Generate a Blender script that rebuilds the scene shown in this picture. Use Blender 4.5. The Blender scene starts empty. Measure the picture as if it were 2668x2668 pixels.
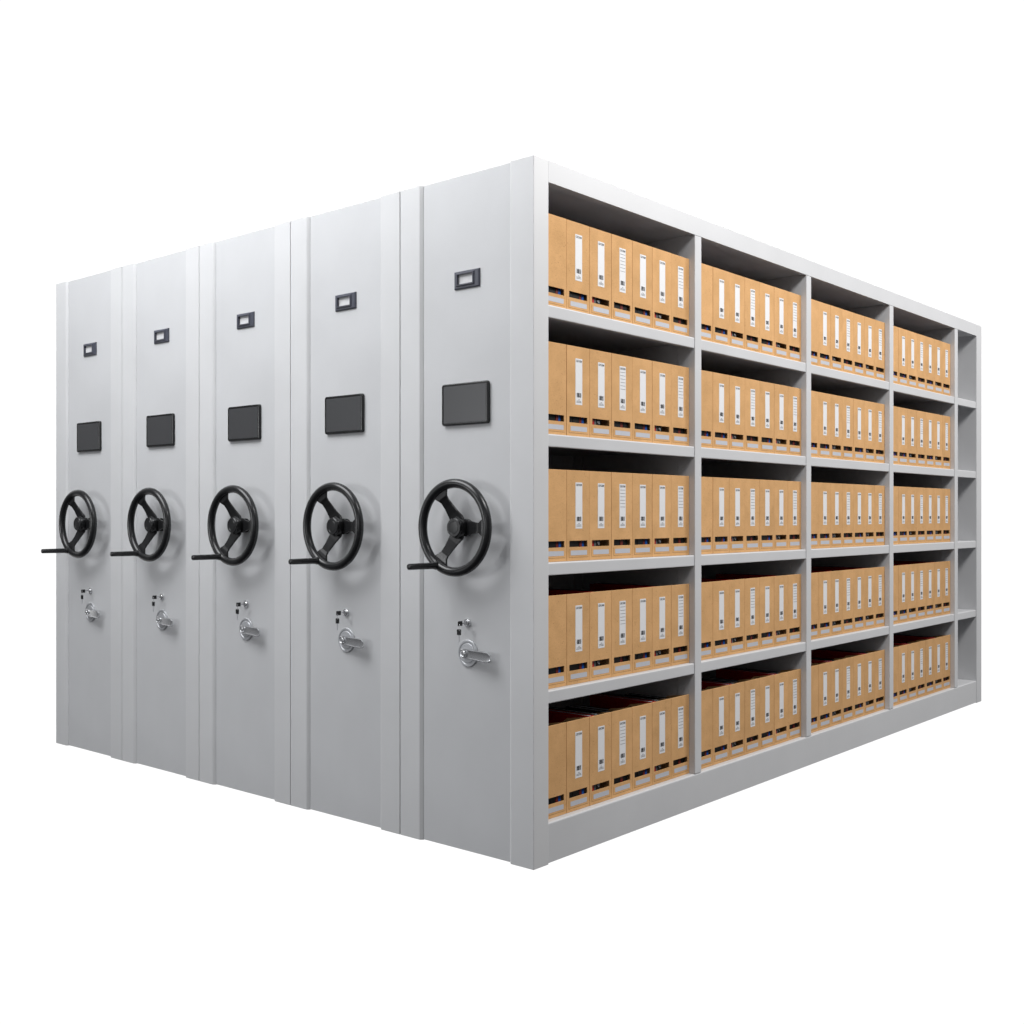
import bpy, bmesh, math, random
from mathutils import Vector, Matrix

random.seed(7)
scene = bpy.context.scene
COL = scene.collection
PI = math.pi

# ------------------------------------------------------------------ materials
def mat(name):
    m = bpy.data.materials.new(name)
    m.use_nodes = True
    nt = m.node_tree
    return m, nt, nt.nodes['Principled BSDF']

def N(nt, typ, **kw):
    n = nt.nodes.new(typ)
    for k, v in kw.items():
        setattr(n, k, v)
    return n

def painted_steel(name, base, rough=0.42, var=0.03):
    """Powder-coated sheet steel: faint orange peel, faint mottling of tone and gloss."""
    m, nt, p = mat(name)
    tc = N(nt, 'ShaderNodeTexCoord')
    n1 = N(nt, 'ShaderNodeTexNoise'); n1.inputs['Scale'].default_value = 3.0; n1.inputs['Detail'].default_value = 4
    n2 = N(nt, 'ShaderNodeTexNoise'); n2.inputs['Scale'].default_value = 420.0; n2.inputs['Detail'].default_value = 2
    nt.links.new(tc.outputs['Object'], n1.inputs['Vector'])
    nt.links.new(tc.outputs['Object'], n2.inputs['Vector'])
    r = N(nt, 'ShaderNodeValToRGB')
    r.color_ramp.elements[0].position = 0.3; r.color_ramp.elements[1].position = 0.7
    r.color_ramp.elements[0].color = (base[0]*(1-var), base[1]*(1-var), base[2]*(1-var), 1)
    r.color_ramp.elements[1].color = (base[0]*(1+var), base[1]*(1+var), base[2]*(1+var), 1)
    nt.links.new(n1.outputs['Fac'], r.inputs['Fac'])
    nt.links.new(r.outputs['Color'], p.inputs['Base Color'])
    mr = N(nt, 'ShaderNodeMapRange')
    mr.inputs['To Min'].default_value = rough - 0.05; mr.inputs['To Max'].default_value = rough + 0.05
    nt.links.new(n1.outputs['Fac'], mr.inputs['Value'])
    nt.links.new(mr.outputs['Result'], p.inputs['Roughness'])
    b = N(nt, 'ShaderNodeBump'); b.inputs['Strength'].default_value = 0.03; b.inputs['Distance'].default_value = 0.0006
    nt.links.new(n2.outputs['Fac'], b.inputs['Height'])
    nt.links.new(b.outputs['Normal'], p.inputs['Normal'])
    p.inputs['Specular IOR Level'].default_value = 0.35
    return m

def plain(name, base, rough=0.5, metal=0.0, spec=0.5, noise=0.06, scale=90):
    m, nt, p = mat(name)
    tc = N(nt, 'ShaderNodeTexCoord')
    n1 = N(nt, 'ShaderNodeTexNoise'); n1.inputs['Scale'].default_value = scale; n1.inputs['Detail'].default_value = 3
    nt.links.new(tc.outputs['Object'], n1.inputs['Vector'])
    r = N(nt, 'ShaderNodeValToRGB')
    r.color_ramp.elements[0].position = 0.3; r.color_ramp.elements[1].position = 0.7
    r.color_ramp.elements[0].color = tuple(c*(1-noise) for c in base) + (1,)
    r.color_ramp.elements[1].color = tuple(min(1, c*(1+noise)) for c in base) + (1,)
    nt.links.new(n1.outputs['Fac'], r.inputs['Fac'])
    nt.links.new(r.outputs['Color'], p.inputs['Base Color'])
    p.inputs['Roughness'].default_value = rough
    p.inputs['Metallic'].default_value = metal
    p.inputs['Specular IOR Level'].default_value = spec
    return m

def kraft_board(name):
    """Brown kraft board: cloudy tone, horizontal fibres, dark flecks; each box shifted by its own random value."""
    m, nt, p = mat(name)
    tc = N(nt, 'ShaderNodeTexCoord')
    oi = N(nt, 'ShaderNodeObjectInfo')
    sc = N(nt, 'ShaderNodeVectorMath', operation='SCALE'); sc.inputs[0].default_value = (13.7, 7.3, 29.1)
    nt.links.new(oi.outputs['Random'], sc.inputs['Scale'])
    ad = N(nt, 'ShaderNodeVectorMath', operation='ADD')
    nt.links.new(tc.outputs['Object'], ad.inputs[0]); nt.links.new(sc.outputs['Vector'], ad.inputs[1])
    cl = N(nt, 'ShaderNodeTexNoise'); cl.inputs['Scale'].default_value = 14; cl.inputs['Detail'].default_value = 5
    nt.links.new(ad.outputs['Vector'], cl.inputs['Vector'])
    mp = N(nt, 'ShaderNodeMapping'); mp.inputs['Scale'].default_value = (1, 1, 4.0)
    nt.links.new(ad.outputs['Vector'], mp.inputs['Vector'])
    fb = N(nt, 'ShaderNodeTexNoise'); fb.inputs['Scale'].default_value = 150; fb.inputs['Detail'].default_value = 4
    nt.links.new(mp.outputs['Vector'], fb.inputs['Vector'])
    fl = N(nt, 'ShaderNodeTexNoise'); fl.inputs['Scale'].default_value = 190; fl.inputs['Detail'].default_value = 1
    nt.links.new(ad.outputs['Vector'], fl.inputs['Vector'])
    mx = N(nt, 'ShaderNodeMath', operation='MULTIPLY_ADD'); mx.inputs[1].default_value = 0.55; 
    h = N(nt, 'ShaderNodeMath', operation='MULTIPLY'); h.inputs[1].default_value = 0.45
    nt.links.new(fb.outputs['Fac'], h.inputs[0])
    nt.links.new(cl.outputs['Fac'], mx.inputs[0]); nt.links.new(h.outputs['Value'], mx.inputs[2])
    r = N(nt, 'ShaderNodeValToRGB')
    e = r.color_ramp.elements
    e[0].position = 0.33; e[0].color = KRAFT[0]
    e[1].position = 0.67; e[1].color = KRAFT[1]
    nt.links.new(mx.outputs['Value'], r.inputs['Fac'])
    fr = N(nt, 'ShaderNodeValToRGB')
    fr.color_ramp.elements[0].position = 0.685; fr.color_ramp.elements[0].color = (1, 1, 1, 1)
    fr.color_ramp.elements[1].position = 0.75; fr.color_ramp.elements[1].color = (0.74, 0.68, 0.62, 1)
    nt.links.new(fl.outputs['Fac'], fr.inputs['Fac'])
    mul = N(nt, 'ShaderNodeMix', data_type='RGBA', blend_type='MULTIPLY'); mul.inputs['Factor'].default_value = 1
    nt.links.new(r.outputs['Color'], mul.inputs['A']); nt.links.new(fr.outputs['Color'], mul.inputs['B'])
    # box to box tone
    tone = N(nt, 'ShaderNodeMapRange'); tone.inputs['To Min'].default_value = 0.965; tone.inputs['To Max'].default_value = 1.035
    nt.links.new(oi.outputs['Random'], tone.inputs['Value'])
    m2 = N(nt, 'ShaderNodeVectorMath', operation='SCALE')
    nt.links.new(mul.outputs['Result'], m2.inputs[0]); nt.links.new(tone.outputs['Result'], m2.inputs['Scale'])
    nt.links.new(m2.outputs['Vector'], p.inputs['Base Color'])
    p.inputs['Roughness'].default_value = 0.85
    p.inputs['Specular IOR Level'].default_value = 0.15
    b = N(nt, 'ShaderNodeBump'); b.inputs['Strength'].default_value = 0.12; b.inputs['Distance'].default_value = 0.0008
    nt.links.new(fb.outputs['Fac'], b.inputs['Height']); nt.links.new(b.outputs['Normal'], p.inputs['Normal'])
    return m

KRAFT = ((0.565, 0.322, 0.138, 1), (0.72, 0.418, 0.190, 1))
M = {
    'steel': painted_steel('painted_steel', (0.60, 0.603, 0.615)),
    'steel_panel': painted_steel('painted_steel_panel', (0.580, 0.585, 0.597)),
    'steel_strip': painted_steel('painted_steel_strip', (0.628, 0.631, 0.640)),
    'kraft': kraft_board('kraft_board'),
    'pocket_shade': plain('kraft_pocket_shade', (0.16, 0.075, 0.03), 0.9, spec=0.1),  # painted shade of the slit round the card pocket
    'paper': plain('label_paper', (0.78, 0.78, 0.79), 0.6, spec=0.25, noise=0.015),
    'insert': plain('holder_card', (0.62, 0.62, 0.63), 0.6, noise=0.02),
    'ink': plain('label_ink', (0.03, 0.03, 0.033), 0.6),
    'card': plain('grey_card', (0.50, 0.515, 0.56), 0.6, noise=0.03),
    'black_plastic': plain('black_plastic', (0.012, 0.0122, 0.013), 0.27, spec=0.5),
    'slate': plain('slate_plastic', (0.062, 0.066, 0.088), 0.4),
    'glass': plain('screen_glass', (0.047, 0.048, 0.051), 0.34, noise=0.02, scale=8),
    'chrome': plain('chrome', (0.66, 0.665, 0.68), 0.2, metal=0.8, noise=0.02),
    'satin': plain('satin_metal', (0.50, 0.51, 0.53), 0.42, metal=0.5, noise=0.03),
    'black_cover': plain('black_cover', (0.0035, 0.0035, 0.0038), 0.55, spec=0.2),
    'red_cover': plain('red_cover', (0.40, 0.006, 0.008), 0.5, spec=0.25),
    'dark_red_cover': plain('dark_red_cover', (0.13, 0.012, 0.009), 0.55, spec=0.25),
    'blue_cover': plain('blue_cover', (0.008, 0.075, 0.34), 0.5, spec=0.25),
    'grey_cover': plain('grey_cover', (0.09, 0.095, 0.10), 0.5, spec=0.25),
    'pages': plain('pages', (0.42, 0.43, 0.46), 0.8, noise=0.1, scale=300),
    'mark': plain('spine_mark', (0.24, 0.24, 0.25), 0.6),
    'dark': plain('key_slot_dark', (0.03, 0.031, 0.034), 0.7),  # flat dark colour of the lock's key slot
}

# ------------------------------------------------------------------ mesh helpers
def link(name, bm, mats, parent=None, bevel=0, smooth=False, loc=None):
    bmesh.ops.recalc_face_normals(bm, faces=bm.faces)
    me = bpy.data.meshes.new(name)
    bm.to_mesh(me); bm.free()
    if not isinstance(mats, (list, tuple)):
        mats = [mats]
    for m in mats:
        me.materials.append(m)
    if smooth:
        for p in me.polygons:
            p.use_smooth = True
    o = bpy.data.objects.new(name, me)
    COL.objects.link(o)
    if loc is not None:
        o.location = loc
    if parent is not None:
        o.parent = parent
    if smooth == 'angle':
        me.set_sharp_from_angle(angle=math.radians(35))
    return o

def box(bm, x0, x1, y0, y1, z0, z1, bevel=0.0, seg=2, mi=0):
    vs = [bm.verts.new((x, y, z)) for x in (x0, x1) for y in (y0, y1) for z in (z0, z1)]
    F = [(0, 1, 3, 2), (4, 6, 7, 5), (0, 4, 5, 1), (2, 3, 7, 6), (0, 2, 6, 4), (1, 5, 7, 3)]
    fs = [bm.faces.new([vs[i] for i in f]) for f in F]
    for f in fs:
        f.material_index = mi
    if bevel:
        es = list({e for f in fs for e in f.edges})
        r = bmesh.ops.bevel(bm, geom=es, offset=bevel, segments=seg, profile=0.5, affect='EDGES')
        for f in r['faces']:
            f.material_index = mi
    return fs

def prism_x(bm, pts, x0, x1, mi=0):
    """Extrude a Y-Z outline along X."""
    a = [bm.verts.new((x0, y, z)) for y, z in pts]
    b = [bm.verts.new((x1, y, z)) for y, z in pts]
    n = len(pts)
    fs = [bm.faces.new(a), bm.faces.new(b[::-1])]
    for i in range(n):
        fs.append(bm.faces.new((a[i], b[i], b[(i+1) % n], a[(i+1) % n])))
    for f in fs:
        f.material_index = mi

def lathe_x(bm, prof, n=48, c=(0, 0, 0), mi=0):
    """Profile of (x, radius) turned round an axis along X through c."""
    rings = []
    for x, r in prof:
        if r < 1e-6:
            rings.append([bm.verts.new((c[0]+x, c[1], c[2]))])
        else:
            rings.append([bm.verts.new((c[0]+x, c[1]+r*math.cos(2*PI*i/n), c[2]+r*math.sin(2*PI*i/n))) for i in range(n)])
    for a, b in zip(rings, rings[1:]):
        for i in range(n):
            j = (i+1) % n
            if len(a) == 1 and len(b) == 1: continue
            if len(a) == 1: f = bm.faces.new((a[0], b[i], b[j]))
            elif len(b) == 1: f = bm.faces.new((a[i], b[0], a[j]))
            else: f = bm.faces.new((a[i], b[i], b[j], a[j]))
            f.material_index = mi

def torus_x(bm, R, rr, rx, n=72, m=18, c=(0, 0, 0), mi=0):
    """Ring in the Y-Z plane; section half-height rr (radial) and rx (along X)."""
    g = []
    for i in range(n):
        a = 2*PI*i/n
        ring = []
        for k in range(m):
            b = 2*PI*k/m
            r = R + rr*math.cos(b)
            ring.append(bm.verts.new((c[0]+rx*math.sin(b), c[1]+r*math.cos(a), c[2]+r*math.sin(a))))
        g.append(ring)
    for i in range(n):
        for k in range(m):
            f = bm.faces.new((g[i][k], g[(i+1) % n][k], g[(i+1) % n][(k+1) % m], g[i][(k+1) % m]))
            f.material_index = mi

def empty(name, label=None, cat=None, group=None, loc=(0, 0, 0)):
    o = bpy.data.objects.new(name, None)
    COL.objects.link(o)
    o.location = loc
    o.empty_display_size = 0.05
    if label: o['label'] = label
    if cat: o['category'] = cat
    if group: o['group'] = group
    return o

def copy_tree(o, parent=None):
    c = o.copy()
    COL.objects.link(c)
    c.parent = parent
    for ch in list(o.children):
        copy_tree(ch, c)
    return c

def text_faces(s, size):
    """Flat glyph polygons of the built-in font, as (verts, faces), centred, in its own plane."""
    cu = bpy.data.curves.new('lettering', 'FONT')
    cu.body = s; cu.size = size; cu.align_x = 'CENTER'; cu.resolution_u = 3
    cu.offset = size*0.012
    o = bpy.data.objects.new('lettering', cu)
    COL.objects.link(o)
    bpy.context.view_layer.update()
    dg = bpy.context.evaluated_depsgraph_get()
    me = bpy.data.meshes.new_from_object(o.evaluated_get(dg))
    vs = [v.co.copy() for v in me.vertices]
    fs = [tuple(p.vertices) for p in me.polygons]
    bpy.data.objects.remove(o); bpy.data.curves.remove(cu); bpy.data.meshes.remove(me)
    return vs, fs

# ------------------------------------------------------------------ dimensions (metres)
W = 0.645          # width of a unit along Y
GAP = 0.0035
H = 2.40
LEN = 4.511        # along X
STRIP = 0.110
REC = 0.010        # the end panel sits back from the edge strips
SHELF_Z = [1.911, 1.469, 1.028, 0.590]
BASE_Z = 0.140
DIV = [(1.030, 1.080), (2.031, 2.081), (3.027, 3.079), (4.029, 4.082)]
BAYS = [(0.080, 1.030), (1.080, 2.031), (2.081, 3.027), (3.079, 4.029), (4.082, 4.420)]
CEIL = 2.327

# ------------------------------------------------------------------ the end of one mobile unit (faces -X)
def build_end(root, open_side):
    yc = 0.311
    # end panel
    bm = bmesh.new()
    box(bm, REC, 0.0512, STRIP+0.0035, W-STRIP-0.0035, 0.0, H-0.0010, 0.0015)
    link('end_panel', bm, M['steel_panel'], root)
    # edge strips: folded sheet columns at both edges of the end
    for k, (a, b) in enumerate(((0.0, STRIP), (W-STRIP, W))):
        bm = bmesh.new()
        x1 = 0.080 if (open_side and k == 0) else 0.052
        inner = 1 if k == 0 else -1
        q0, q1 = (a, b) if k == 0 else (b, a)          # q0 outer edge, q1 inner edge
        pts = [(0, q0), (0, q1-inner*0.0085), (REC-0.001, q1+inner*0.003), (x1, q1+inner*0.003), (x1, q0)]
        lo = [bm.verts.new((x, y, -0.002)) for x, y in pts]; hi = [bm.verts.new((x, y, H)) for x, y in pts]
        bm.faces.new(lo); bm.faces.new(hi)
        for i in range(5):
            bm.faces.new((lo[i], lo[(i+1) % 5], hi[(i+1) % 5], hi[i]))
        bmesh.ops.recalc_face_normals(bm, faces=bm.faces)
        bmesh.ops.bevel(bm, geom=[e for e in bm.edges], offset=0.0022, segments=3, profile=0.5, affect='EDGES')
        link('edge_strip', bm, M['steel_strip'], root)
    # label holder
    bm = bmesh.new()
    y0, y1, z0, z1 = 0.2510, 0.3725, 1.994, 2.0585
    wy0, wy1, wz0, wz1 = 0.2790, 0.3525, 2.0105, 2.0450
    rings = []
    for x, g in ((REC, 0.0), (REC-0.005, 0.001), (REC-0.0075, 0.004)):
        rings.append([bm.verts.new((x, y, z)) for y, z in ((y0+g, z0+g), (y1-g, z0+g), (y1-g, z1-g), (y0+g, z1-g))])
    for x, g in ((REC-0.0075, -0.007), (REC-0.0125, -0.004), (REC-0.0125, 0.0), (REC-0.002, 0.0)):
        rings.append([bm.verts.new((x, y, z)) for y, z in ((wy0+g, wz0+g), (wy1-g, wz0+g), (wy1-g, wz1-g), (wy0+g, wz1-g))])
    for a, b in zip(rings, rings[1:]):
        for i in range(4):
            bm.faces.new((a[i], a[(i+1) % 4], b[(i+1) % 4], b[i]))
    hold = link('label_holder', bm, M['slate'], root)
    bm = bmesh.new()
    box(bm, REC-0.003, REC-0.0012, wy0-0.002, wy1+0.002, wz0-0.002, wz1+0.002)
    link('card', bm, M['insert'], hold)
    # display screen
    def rrect(y0, y1, z0, z1, r, n=6):
        pts = []
        for cy, cz, a0 in ((y1-r, z1-r, 0), (y0+r, z1-r, 90), (y0+r, z0+r, 180), (y1-r, z0+r, 270)):
            for i in range(n+1):
                a = math.radians(a0+90*i/n)
                pts.append((cy+r*math.cos(a), cz+r*math.sin(a)))
        return pts
    bm = bmesh.new()
    y0, y1, z0, z1 = 0.2050, 0.4280, 1.5105, 1.6600
    rings = []
    for x, g, r in ((REC, 0, 0.010), (REC-0.0095, 0, 0.010), (REC-0.012, 0.0012, 0.009), (REC-0.013, 0.0035, 0.007),
                    (REC-0.013, 0.0075, 0.004), (REC-0.0105, 0.0082, 0.0035)):
        rings.append([bm.verts.new((x, y, z)) for y, z in rrect(y0+g, y1-g, z0+g, z1-g, r)])
    n = len(rings[0])
    for a, b in zip(rings, rings[1:]):
        for i in range(n):
            bm.faces.new((a[i], a[(i+1) % n], b[(i+1) % n], b[i]))
    bm.faces.new(rings[-1])
    scr = link('display_screen', bm, M['black_plastic'], root, smooth='angle')
    bm = bmesh.new()
    g = 0.0094
    f1 = [bm.verts.new((REC-0.0122, y, z)) for y, z in rrect(y0+g, y1-g, z0+g, z1-g, 0.002)]
    f0 = [bm.verts.new((REC-0.0100, y, z)) for y, z in rrect(y0+g, y1-g, z0+g, z1-g, 0.002)]
    bm.faces.new(f1)
    for i in range(n):
        bm.faces.new((f0[i], f0[(i+1) % n], f1[(i+1) % n], f1[i]))
    link('glass', bm, M['glass'], scr)
    # handwheel
    wz = 1.1465
    xr = -0.060
    bm = bmesh.new()
    torus_x(bm, 0.1550, 0.0165, 0.0160, n=96, m=20, c=(xr, yc, wz))
    wheel = link('hand_wheel', bm, M['black_plastic'], root, smooth=True)
    for k in range(3):
        bm = bmesh.new()
        # radial stations: radius, x of the front face, half-width
        st = [(0.148, xr+0.000, 0.044), (0.130, xr-0.001, 0.030), (0.119, xr+0.000, 0.0225), (0.108, xr+0.006, 0.0180),
              (0.085, xr+0.014, 0.0190), (0.055, xr+0.022, 0.0235), (0.030, xr+0.027, 0.0310), (0.010, xr+0.027, 0.030)]
        ang = 2*PI*k/3
        ca, sa = math.cos(ang), math.sin(ang)
        th = 0.008
        rows = []
        for r, x, hw in st:
            row = []
            for (s, dx) in ((-hw, 0), (hw, 0), (hw, th), (-hw, th)):
                ly, lz = -r, s                       # angle 0 points along -Y
                row.append(bm.verts.new((x+dx, yc + ly*ca - lz*sa, wz + ly*sa + lz*ca)))
            rows.append(row)
        for a, b in zip(rows, rows[1:]):
            for i in range(4):
                bm.faces.new((a[i], a[(i+1) % 4], b[(i+1) % 4], b[i]))
        bm.faces.new(rows[0]); bm.faces.new(rows[-1][::-1])
        bmesh.ops.recalc_face_normals(bm, faces=bm.faces)
        es = [e for e in bm.edges if len(e.link_faces) == 2 and e.calc_face_angle(0) > 1.0]
        bmesh.ops.bevel(bm, geom=es, offset=0.0015, segments=2, profile=0.5, affect='EDGES')
        link('spoke', bm, M['black_plastic'], wheel)
    # hub: hexagonal knob with a round cap, on a shaft to the panel
    bm = bmesh.new()
    lathe_x(bm, [(REC+0.001, 0.0), (REC+0.001, 0.030), (REC-0.006, 0.030), (REC-0.008, 0.017), (-0.026, 0.017), (-0.026, 0.034), (-0.030, 0.036), (-0.036, 0.036)], 48, (0, yc, wz))
    hexr = []
    for x, r in ((-0.036, 0.0405), (-0.050, 0.0405), (-0.0585, 0.0345)):
        hexr.append([bm.verts.new((x, yc+r*math.cos(PI/6+i*PI/3), wz+r*math.sin(PI/6+i*PI/3))) for i in range(6)])
    for a, b in zip(hexr, hexr[1:]):
        for i in range(6):
            bm.faces.new((a[i], a[(i+1) % 6], b[(i+1) % 6], b[i]))
    bm.faces.new(hexr[0]); bm.faces.new(hexr[-1])
    es = [e for e in bm.edges if all(v in sum(hexr, []) for v in e.verts)]
    bmesh.ops.bevel(bm, geom=es, offset=0.0025, segments=2, profile=0.5, affect='EDGES')
    lathe_x(bm, [(-0.054, 0.034), (-0.062, 0.0335), (-0.0645, 0.031), (-0.0645, 0.0225), (-0.0635, 0.0215), (-0.0645, 0.0205), (-0.065, 0.0)], 48, (0, yc, wz))
    link('hub', bm, M['black_plastic'], wheel, smooth='angle')
    # crank handle on the rim
    cy, cz = yc+0.0785, wz-0.1345
    bm = bmesh.new()
    prof = [(xr, 0.0150), (xr-0.013, 0.0150), (xr-0.020, 0.0132), (xr-0.028, 0.0118), (xr-0.060, 0.0115), (xr-0.0605, 0.0110), (xr-0.0615, 0.0110), (xr-0.062, 0.0115),
            (xr-0.092, 0.0112), (xr-0.0925, 0.0107), (xr-0.0935, 0.0107), (xr-0.094, 0.0112), (xr-0.1415, 0.0108), (xr-0.1442, 0.0100), (xr-0.145, 0.0088), (xr-0.145, 0.0)]
    lathe_x(bm, prof, 28, (0, cy, cz))
    link('crank_handle', bm, M['black_plastic'], wheel, smooth='angle')
    # lock cylinder
    ly, lz = 0.310, 0.809
    bm = bmesh.new()
    lathe_x(bm, [(REC+0.001, 0.0155), (REC-0.004, 0.0155), (REC-0.007, 0.0140), (REC-0.0075, 0.0118), (REC-0.006, 0.0108), (REC-0.0085, 0.0098), (REC-0.0095, 0.0085), (REC-0.0095, 0.0)], 40, (0, ly, lz))
    box(bm, REC-0.0098, REC-0.0090, ly-0.001, ly+0.001, lz-0.005, lz+0.005, mi=1)
    link('lock_cylinder', bm, [M['chrome'], M['dark']], root, smooth='angle')
    # latch: round plate, lever, barrel
    py, pz = 0.3075, 0.7015
    bm = bmesh.new()
    lathe_x(bm, [(REC+0.001, 0.0480), (REC-0.0045, 0.0480), (REC-0.0062, 0.0462), (REC-0.0062, 0.0405), (REC-0.0040, 0.0385),
                 (REC-0.0040, 0.0350), (REC-0.0062, 0.0330), (REC-0.0062, 0.0)], 64, (0, py, pz))
    plate = link('latch_plate', bm, M['satin'], root, smooth='angle')
    bm = bmesh.new()
    # lever: hollow-backed arm toward -Y, drooping very slightly, wider at the tip
    st = [(0.024, 0.006, -0.006), (0.018, 0.0145, -0.010), (0.000, 0.0175, -0.013), (-0.030, 0.0170, -0.0165), (-0.070, 0.0175, -0.021), (-0.104, 0.0185, -0.024),
          (-0.121, 0.0175, -0.025), (-0.129, 0.011, -0.0245)]
    rows = []
    for s, hw, x in st:
        rim = 0.0035
        row = []
        for (t, dx) in ((-1.0, 0.0085), (-1.0, 0.001), (-0.94, -0.001), (-0.80, -0.001), (-0.70, 0.003), (0.0, 0.0042), (0.70, 0.003), (0.80, -0.001), (0.94, -0.001), (1.0, 0.001), (1.0, 0.0085)):
            row.append(bm.verts.new((x+dx, py+s, pz+t*hw+s*0.035)))
        rows.append(row)
    for a, b in zip(rows, rows[1:]):
        for i in range(len(a)):
            j = (i+1) % len(a)
            bm.faces.new((a[i], a[j], b[j], b[i]))
    bm.faces.new(rows[0]); bm.faces.new(rows[-1][::-1])
    link('lever', bm, M['chrome'], plate, smooth='angle')
    bm = bmesh.new()
    lathe_x(bm, [(REC-0.004, 0.012), (-0.012, 0.012), (-0.0165, 0.0105), (-0.0175, 0.009), (-0.0160, 0.0075), (-0.0180, 0.0062), (-0.0185, 0.0)], 32, (0, py, pz))
    link('lever_barrel', bm, M['chrome'], plate, smooth='angle')

def key_mesh(bm, hang):
    """A key with a black plastic bow; hang: blade down; else blade along +X into the lock."""
    def put(u0, u1, v0, v1, t, mi, bev=0):
        # u along the key from blade tip side (positive toward bow end), v across, t half-thickness
        if hang: box(bm, -t, t, v0, v1, u0, u1, bev, 2, mi)
        else: box(bm, -u1, -u0, -t, t, v0, v1, bev, 2, mi)
    # bow as four bars round a slot
    put(0.0, 0.0135, -0.0085, 0.0085, 0.0024, 0, 0.0011)
    put(0.0130, 0.0170, -0.0085, -0.0030, 0.0023, 0)
    put(0.0130, 0.0170, 0.0030, 0.0085, 0.0023, 0)
    put(0.0165, 0.0205, -0.0080, 0.0080, 0.0024, 0, 0.0011)
    # blade
    put(-0.026, 0.001, -0.0022, 0.0022, 0.0009, 1)
    for k in range(4):
        put(-0.024+k*0.005, -0.0215+k*0.005, 0.002, 0.0034, 0.0009, 1)

UG = 'mobile shelving units packed side by side'
unit_labels = [
    'grey mobile shelving unit nearest the viewer, its long side open with rows of kraft boxes',
    'closed grey mobile unit directly behind the open shelving, second handwheel from the right',
    'closed grey mobile unit in the middle of the five, with two on either side',
    'closed grey mobile unit between the middle one and the far left end unit',
    'closed grey mobile unit at the far left end of the row, smallest looking handwheel',
]
units = []
u0 = empty('mobile_shelving_unit', unit_labels[0], 'shelving unit', UG)
build_end(u0, False)
# a closed unit: end + plain body
body = bmesh.new()
box(body, 0.051, LEN, 0.0005, W-0.0005, 0.0, H-0.002, 0.002)
b_obj = link('body', body, M['steel'], u0)
for k in range(1, 5):
    c = copy_tree(u0) if k > 1 else u0
    c.location = (0, k*(W+GAP), 0)
    c['label'] = unit_labels[k]
    c['group'] = UG
    units.append(c)

# ------------------------------------------------------------------ the open unit
u1 = empty('mobile_shelving_unit', unit_labels[0], 'shelving unit', UG)
build_end(u1, True)
def part(name, bm, m='steel'):
    return link(name, bm, M[m], u1)
BACK = 0.622
bm = bmesh.new(); box(bm, 4.420, LEN, 0, W, -0.002, H, 0.0035, 3); part('end_post', bm)
bm = bmesh.new(); box(bm, 0.080, 4.420, 0.0006, 0.030, CEIL, H-0.0002); part('header_rail', bm)
bm = bmesh.new(); box(bm, 0.053, 4.419, 0.0305, W-0.001, CEIL+0.004, H-0.002); part('top_panel', bm)
bm = bmesh.new(); box(bm, 0.053, 4.419, BACK, W-0.002, 0.0, CEIL+0.002); part('back_panel', bm)
bm = bmesh.new(); box(bm, 0.0535, 0.079, STRIP+0.001, BACK-0.001, 0.0, CEIL+0.002); part('side_panel', bm)
def rounded(y0, z1, r, n=4):
    return [(y0+r-r*math.sin(PI/2*(1-i/n)), z1-r+r*math.cos(PI/2*(1-i/n))) for i in range(n+1)]
bm = bmesh.new()
prism_x(bm, rounded(0.0025, BASE_Z, 0.007) + [(0.034, BASE_Z), (0.034, 0.002), (0.0025, 0.002)], 0.0802, 4.4198)
part('plinth', bm)
bm = bmesh.new(); box(bm, 0.0805, 4.4195, 0.0345, BACK-0.0005, BASE_Z-0.024, BASE_Z-0.0003); part('bottom_shelf', bm)
for a, b in DIV:
    bm = bmesh.new()
    box(bm, a, b, 0.0015, 0.085, BASE_Z+0.0004, CEIL-0.0006, 0.0022, 3)
    box(bm, a+0.0004, b-0.0004, 0.0312, 0.0835, CEIL-0.004, CEIL+0.0034)
    box(bm, a+0.003, b-0.003, 0.084, BACK-0.051, BASE_Z+0.0004, CEIL+0.003)
    box(bm, a, b, BACK-0.05, BACK-0.0008, BASE_Z+0.0004, CEIL+0.003)
    part('divider', bm)
for a, b in BAYS:
    for z in SHELF_Z:
        bm = bmesh.new()
        lo = z-0.044
        prof = rounded(0.0045, z, 0.0055) + [(BACK-0.001, z), (BACK-0.001, z-0.020), (0.0265, z-0.020), (0.0265, lo), (0.0075, lo), (0.0052, lo+0.0008), (0.0045, lo+0.003)]
        prism_x(bm, prof, a+0.0012, b-0.0012)
        part('shelf', bm)

# ------------------------------------------------------------------ keys in the locks
KG = 'key rings hanging in the locks'
key_labels = ['black headed keys hanging in the lock of the nearest unit, beside the corner',
              'black headed keys hanging in the lock under the second handwheel from the right',
              'black headed keys hanging in the lock under the middle handwheel',
              'black headed keys hanging in the lock under the second handwheel from the left',
              'black headed keys hanging in the lock under the far left handwheel']
kr = empty('key_ring', key_labels[0], 'keys', KG, (0, 0.310, 0.809))
bm = bmesh.new(); key_mesh(bm, False)
link('key', bm, [M['black_plastic'], M['satin']], kr, loc=(-0.0205, 0, 0))
bm = bmesh.new(); key_mesh(bm, True)
link('key', bm, [M['black_plastic'], M['satin']], kr, loc=(-0.0365, 0.0, -0.0400))
bm = bmesh.new(); torus_x(bm, 0.0135, 0.0007, 0.0007, n=32, m=8)
for v in bm.verts:
    v.co = Vector((v.co.y*0.5, v.co.x + v.co.y*0.75, v.co.z))
link('ring', bm, M['chrome'], kr, smooth=True, loc=(-0.0365, 0, -0.0125))
for k in range(1, 5):
    c = copy_tree(kr)
    c.location = (0, k*(W+GAP)+0.310, 0.809)
    c['label'] = key_labels[k]

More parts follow.
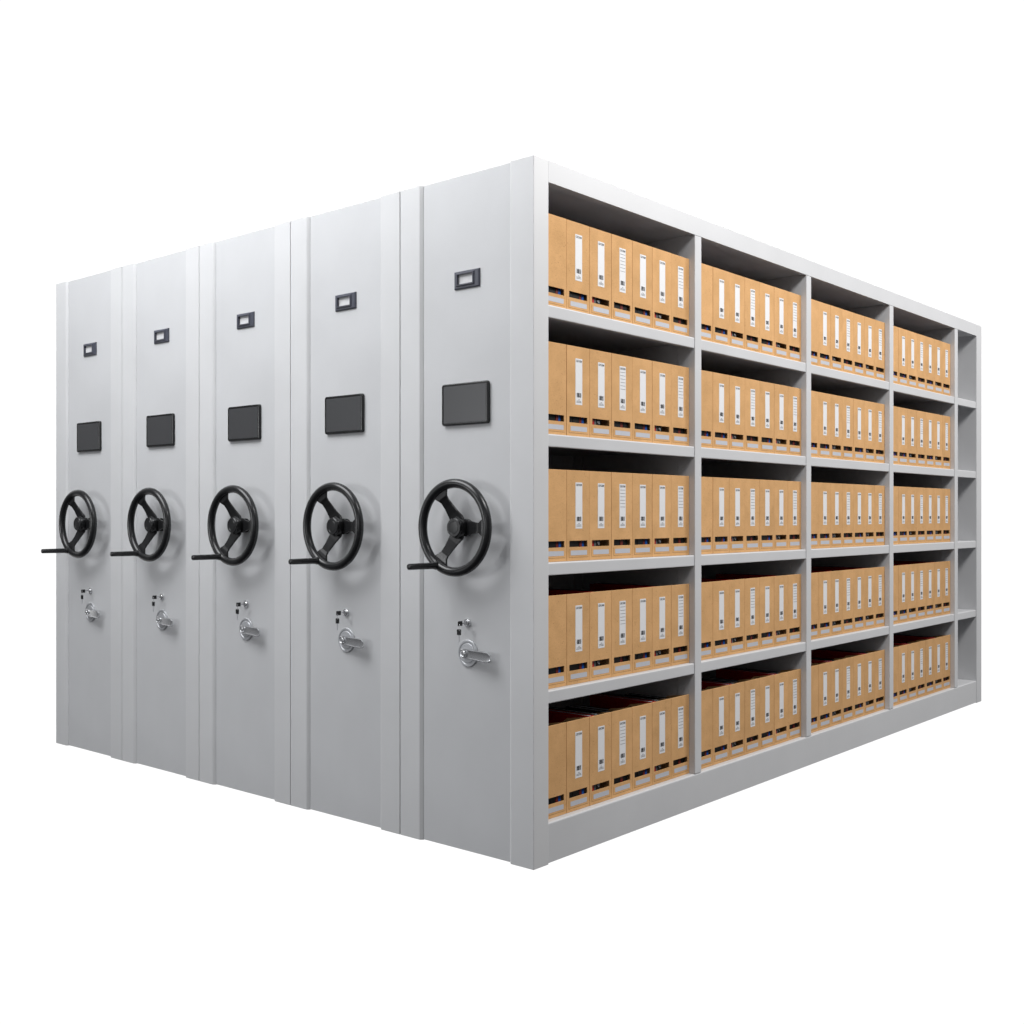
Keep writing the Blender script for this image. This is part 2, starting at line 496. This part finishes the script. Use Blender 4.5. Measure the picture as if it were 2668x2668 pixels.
# ------------------------------------------------------------------ file boxes
BW, BH, BD, T = 0.1353, 0.321, 0.335, 0.003
def box_body():
    bm = bmesh.new()
    # front panel with the finger slot (x local 0..BW, y 0 = front)
    sx0, sx1, sz0, sz1 = 0.0150, 0.1215, 0.0490, 0.0712
    e = 0.0004
    out = [(e, 0), (BW-e, 0), (BW-e, BH), (e, BH)]
    inn = [(sx0, sz0), (sx1, sz0), (sx1, sz1), (sx0, sz1)]
    fo = [bm.verts.new((x, 0, z)) for x, z in out]; fi = [bm.verts.new((x, 0, z)) for x, z in inn]
    bo = [bm.verts.new((x, T, z)) for x, z in out]; bi = [bm.verts.new((x, T, z)) for x, z in inn]
    for i in range(4):
        j = (i+1) % 4
        bm.faces.new((fo[i], fo[j], fi[j], fi[i]))
        bm.faces.new((bo[j], bo[i], bi[i], bi[j]))
        bm.faces.new((fi[i], fi[j], bi[j], bi[i]))
        bm.faces.new((fo[j], fo[i], bo[i], bo[j]))
    es = [ed for ed in bm.edges if set(ed.verts) <= set(fo)]
    bmesh.ops.bevel(bm, geom=es, offset=0.0008, segments=1, profile=0.5, affect='EDGES')
    # side walls: full height near the front, cut away on a slope behind
    prof = [(T+0.0002, 0.0005), (BD, 0.0005), (BD, 0.118), (0.102, BH-0.016), (T+0.0002, BH-0.0012)]
    prism_x(bm, prof, e+0.0002, T)
    prism_x(bm, prof, BW-T, BW-e-0.0002)
    # floor and back
    box(bm, T+0.0001, BW-T-0.0001, T+0.0003, BD-T-0.0002, 0.0004, T)
    box(bm, T+0.0001, BW-T-0.0001, BD-T, BD, 0.0006, 0.117)
    # die-cut corner round the card pocket: shadow gap painted dark, left and bottom
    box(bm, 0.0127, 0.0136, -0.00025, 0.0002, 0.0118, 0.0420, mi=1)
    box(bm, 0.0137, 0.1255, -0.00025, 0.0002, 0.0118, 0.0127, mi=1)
    return bm

def card_bm():
    bm = bmesh.new()
    x0, x1, z0, z1, r = 0.0225, 0.1185, 0.0196, 0.0366, 0.003
    pts = []
    for cx, cz, a0 in ((x1-r, z1-r, 0), (x0+r, z1-r, 90), (x0+r, z0+r, 180), (x1-r, z0+r, 270)):
        for i in range(5):
            a = math.radians(a0+22.5*i)
            pts.append((cx+r*math.cos(a), cz+r*math.sin(a)))
    f = [bm.verts.new((x, -0.0005, z)) for x, z in pts]; b = [bm.verts.new((x, 0.0003, z)) for x, z in pts]
    bm.faces.new(f)
    for i in range(len(f)):
        j = (i+1) % len(f)
        bm.faces.new((f[i], f[j], b[j], b[i]))
    return bm

WORD = text_faces('GIFORM', 0.0098)
def label_bm(lined):
    bm = bmesh.new()
    x0, x1, z0, z1 = 0.0500, 0.0902, 0.1140, 0.2785
    box(bm, x0, x1, -0.0006, 0.0002, z0, z1)
    def flat(a, b, c, d):
        f = bm.faces.new([bm.verts.new((x, -0.0009, z)) for x, z in ((a, c), (b, c), (b, d), (a, d))])
        f.material_index = 1
    xc = (x0+x1)/2
    vs, fs = WORD
    wmax = max(v.x for v in vs)-min(v.x for v in vs); mid = (max(v.x for v in vs)+min(v.x for v in vs))/2
    s = 0.0335/wmax
    nv = [bm.verts.new((xc+(v.x-mid)*s, -0.0009, 0.2657+v.y*s*1.18)) for v in vs]
    for f in fs:
        try:
            q = bm.faces.new([nv[i] for i in f]); q.material_index = 1
        except ValueError:
            pass
    # bar code
    x = 0.0578
    rnd = random.Random(3)
    for w, g in ((1.2, .9), (.7, .8), (1.9, .8), (2.4, .5), (2.4, .6), (1.4, .9), (.8, 1.6), (1.6, .9), (.9, 1.1), (1.8, .5)):
        k = 0.0253/23.3
        flat(x, x+w*k, 0.1405, 0.1565); x += (w+g)*k
    # the small print under the bar code, as fine broken lines
    for zc, hw in ((0.1318, 0.0045), (0.1272, 0.0130), (0.1228, 0.0148)):
        x = xc-hw
        while x < xc+hw-0.0008:
            w = rnd.uniform(0.0010, 0.0034)
            flat(x, min(x+w, xc+hw), zc-0.00085, zc+0.00085); x += w+0.0006
    if lined:
        for zc in (0.2559, 0.2432, 0.2306, 0.2179, 0.2053, 0.1926):
            flat(0.0545, 0.0868, zc-0.0006, zc+0.0006)
    return bm

BOXG = 'kraft file boxes on the open shelves'
kinds = ['A', 'A', 'B', 'C', 'A', 'B', 'C']          # contents by place in the bay
lab = [None, 0, 0, 1, 0, 0, 1]                       # no label on the first, ruled label on fourth and last

me_body = link('body', box_body(), [M['kraft'], M['pocket_shade']])
me_card = link('name_card', card_bm(), M['card'])
me_lab = [link('paper_label', label_bm(False), [M['paper'], M['ink']]), link('paper_label', label_bm(True), [M['paper'], M['ink']])]
def reuse(o, parent):
    c = o.copy(); COL.objects.link(c); c.parent = parent; return c

def book_bm(w, h, d, mark=None):
    """Bound folder standing on edge: cover boards and spine round a block of pages. x across, y 0 = spine."""
    bm = bmesh.new()
    t = min(0.0022, w*0.18)
    box(bm, 0, w, 0, t, 0, h, 0.0006, 1)
    box(bm, 0, t, t+0.0001, d, 0, h)
    box(bm, w-t, w, t+0.0001, d, 0, h)
    box(bm, t+0.0001, w-t-0.0001, t+0.0002, d-0.004, 0.003, h-0.0025, mi=1)
    if mark == 'vertical':
        rnd = random.Random(11)
        z = 0.034
        while z < 0.105:
            l = rnd.uniform(0.002, 0.0052)
            box(bm, 0.0085, 0.0115+rnd.uniform(-.001, .001), -0.0004, 0.0001, z, z+l, mi=2); z += l+rnd.uniform(0.001, 0.0025)
    elif mark == 'patch':
        box(bm, 0.004, 0.018, -0.0004, 0.0001, 0.056, 0.0615, mi=2)
        box(bm, 0.012, 0.0185, -0.0004, 0.0001, 0.051, 0.0555, mi=2)
    return bm
def book(name, cover, w, h, d=0.272, mark=None):
    return link(name, book_bm(w, h, d, mark), [M[cover], M['pages'], M['mark']])
P_ = {
    'A': [(book('black_binder', 'black_cover', 0.036, 0.290, mark='vertical'), 0.0105, 'black binder with white spine marks', 'binder'),
          (book('black_binder', 'black_cover', 0.037, 0.272), 0.0475, 'plain black binder', 'binder'),
          (book('red_folder', 'dark_red_cover', 0.0135, 0.262), 0.0865, 'slim dark red folder', 'folder'),
          (book('blue_folder', 'blue_cover', 0.0135, 0.266), 0.1010, 'slim blue folder', 'folder')],
    'B': [(book('red_folder', 'red_cover', 0.0285, 0.3175, 0.300), 0.0110, 'wide bright red folder', 'folder'),
          (book('grey_folder', 'grey_cover', 0.0115, 0.3165, 0.300), 0.0400, 'thin dark grey folder', 'folder'),
          (book('black_binder', 'black_cover', 0.024, 0.3180, 0.290, mark='patch'), 0.0535, 'black binder with a pale spine patch', 'binder')],
    'C': [(book('black_binder', 'black_cover', 0.056, 0.286, mark='vertical'), 0.0105, 'black binder with white spine marks', 'binder'),
          (book('red_folder', 'dark_red_cover', 0.0165, 0.268), 0.0690, 'slim dark red folder', 'folder'),
          (book('black_binder', 'black_cover', 0.029, 0.296), 0.0870, 'plain black binder', 'binder')],
}
ORD = ['first', 'second', 'third', 'fourth', 'fifth', 'sixth', 'last']
ROW = ['top', 'second', 'middle', 'fourth', 'bottom']
BAYN = ['first', 'second', 'third', 'fourth']
FG = 'binders and folders standing inside the file boxes'
BFRONT = 0.028
rb = random.Random(5)
for bi in range(4):
    a, b = BAYS[bi]
    pitch = (b-a-0.001)/7
    for ri, z in enumerate(SHELF_Z + [BASE_Z]):
        for k in range(7):
            where = '%s shelf of %s bay' % (ROW[ri], BAYN[bi])
            what = 'unlabelled kraft file box' if lab[k] is None else ('kraft file box with ruled label' if lab[k] else 'kraft file box with blank label')
            fx = a + 0.0005 + k*pitch
            fy = BFRONT + rb.uniform(-0.0006, 0.0006)
            root = empty('file_box', '%s, %s on %s' % (what, ORD[k], where), 'file box', BOXG, (fx, fy, z+0.0004))
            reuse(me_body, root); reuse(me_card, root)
            if lab[k] is not None:
                reuse(me_lab[lab[k]], root)
            for (src, ox, desc, cat) in P_[kinds[k]]:
                o = src.copy(); COL.objects.link(o)
                o.location = (fx+ox, fy+0.0085+rb.uniform(0, 0.002), z+0.0004+T+0.0003)
                o['label'] = '%s in %s box, %s' % (desc, ORD[k], where)
                o['category'] = cat
                o['group'] = FG
for o in [me_body, me_card] + me_lab + [p[0] for v in P_.values() for p in v]:
    bpy.data.objects.remove(o)

# ------------------------------------------------------------------ camera
F_PX, IMG = 2119.0, 1932.0
thR, thL = math.atan(1816/F_PX), math.atan(2473/F_PX)
v = Vector((math.cos(thR), math.cos(thL), 0)).normalized()
r = Vector((v.y, -v.x, 0))
D0, X0 = 3.770, (1007-966)/F_PX*3.770
pos = -(v*D0 + r*X0)
cam = bpy.data.cameras.new('camera')
cam.sensor_width = 36; cam.lens = 36*F_PX/IMG
cam.shift_y = 6/IMG
cam.clip_start = 0.05; cam.clip_end = 200
co = bpy.data.objects.new('camera', cam)
COL.objects.link(co)
co.location = (pos.x, pos.y, 1.1902)
co.rotation_euler = (PI/2, 0, math.atan2(-v.x, v.y))
scene.camera = co

# ------------------------------------------------------------------ light: world shaped white behind the units only, dim in front; softboxes, added fills
w = bpy.data.worlds.new('World'); scene.world = w; w.use_nodes = True
nt = w.node_tree
bg = nt.nodes['Background']
tc = N(nt, 'ShaderNodeTexCoord')
nrm = N(nt, 'ShaderNodeVectorMath', operation='NORMALIZE'); nt.links.new(tc.outputs['Generated'], nrm.inputs[0])
dt = N(nt, 'ShaderNodeVectorMath', operation='DOT_PRODUCT'); dt.inputs[1].default_value = v
nt.links.new(nrm.outputs['Vector'], dt.inputs[0])
mr = N(nt, 'ShaderNodeMapRange', interpolation_type='SMOOTHSTEP')
mr.inputs['From Min'].default_value = 0.34; mr.inputs['From Max'].default_value = 0.48
nt.links.new(dt.outputs['Value'], mr.inputs['Value'])
sp = N(nt, 'ShaderNodeSeparateXYZ'); nt.links.new(nrm.outputs['Vector'], sp.inputs[0])
up = N(nt, 'ShaderNodeValToRGB')
mz = N(nt, 'ShaderNodeMapRange'); mz.inputs['From Min'].default_value = -1; mz.inputs['From Max'].default_value = 1
nt.links.new(sp.outputs['Z'], mz.inputs['Value']); nt.links.new(mz.outputs['Result'], up.inputs['Fac'])
ENV = 0.5
up.color_ramp.elements[0].position = 0.2; up.color_ramp.elements[0].color = (0.08*ENV, 0.08*ENV, 0.085*ENV, 1)
up.color_ramp.elements[1].position = 0.85; up.color_ramp.elements[1].color = (0.34*ENV, 0.345*ENV, 0.36*ENV, 1)
mx = N(nt, 'ShaderNodeMix', data_type='RGBA')
nt.links.new(mr.outputs['Result'], mx.inputs['Factor'])
nt.links.new(up.outputs['Color'], mx.inputs['A']); mx.inputs['B'].default_value = (1.06, 1.06, 1.06, 1)
nt.links.new(mx.outputs['Result'], bg.inputs['Color'])
bg.inputs['Strength'].default_value = 1.0

def area(name, loc, target, sx, sy, power, color=(1, 1, 1)):
    l = bpy.data.lights.new(name, 'AREA')
    l.shape = 'RECTANGLE'; l.size = sx; l.size_y = sy; l.energy = power; l.color = color
    o = bpy.data.objects.new(name, l)
    COL.objects.link(o)
    o.location = loc
    o.rotation_euler = (Vector(target)-Vector(loc)).to_track_quat('-Z', 'Y').to_euler()
    return o
COOL, WARM = (0.974, 0.986, 1.0), (1.0, 0.992, 0.98)
area('softbox_over_end', (-2.6, 2.3, 4.9), (0, 1.7, 1.9), 4.0, 3.0, 98, COOL)
area('strip_light_over_end', (-1.6, 1.8, 4.0), (0, 1.8, 2.0), 3.0, 1.7, 88, COOL)
area('lamp_facing_end', (-9.5, 6.6, 2.0), (0, 1.6, 1.2), 1.8, 1.8, 160, COOL)
area('added_fill_behind_viewer', (-6, -5, 4.5), (0, 0, 1.0), 2.0, 1.5, 12, (1, 1, 1))  # unseen fill, added to lift the corner post
area('added_fill_low_by_corner', (-4.0, -0.5, 1.6), (0, 0.3, 0.6), 1.2, 1.2, 12, COOL)  # unseen low fill, added to brighten the foot of the corner
area('softbox_over_shelves', (0.6, -2.4, 4.4), (1.2, 0, 1.7), 2.5, 0.9, 132, WARM)
area('softbox_right_of_shelves', (4.5, -3.0, 4.6), (3.2, 0, 1.8), 1.5, 1.2, 156, WARM)

# ------------------------------------------------------------------ render settings
scene.view_settings.view_transform = 'Standard'
scene.view_settings.look = 'None'
scene.view_settings.exposure = 0
scene.render.engine = 'CYCLES'
scene.cycles.use_denoising = True
scene.cycles.max_bounces = 8
scene.cycles.diffuse_bounces = 5
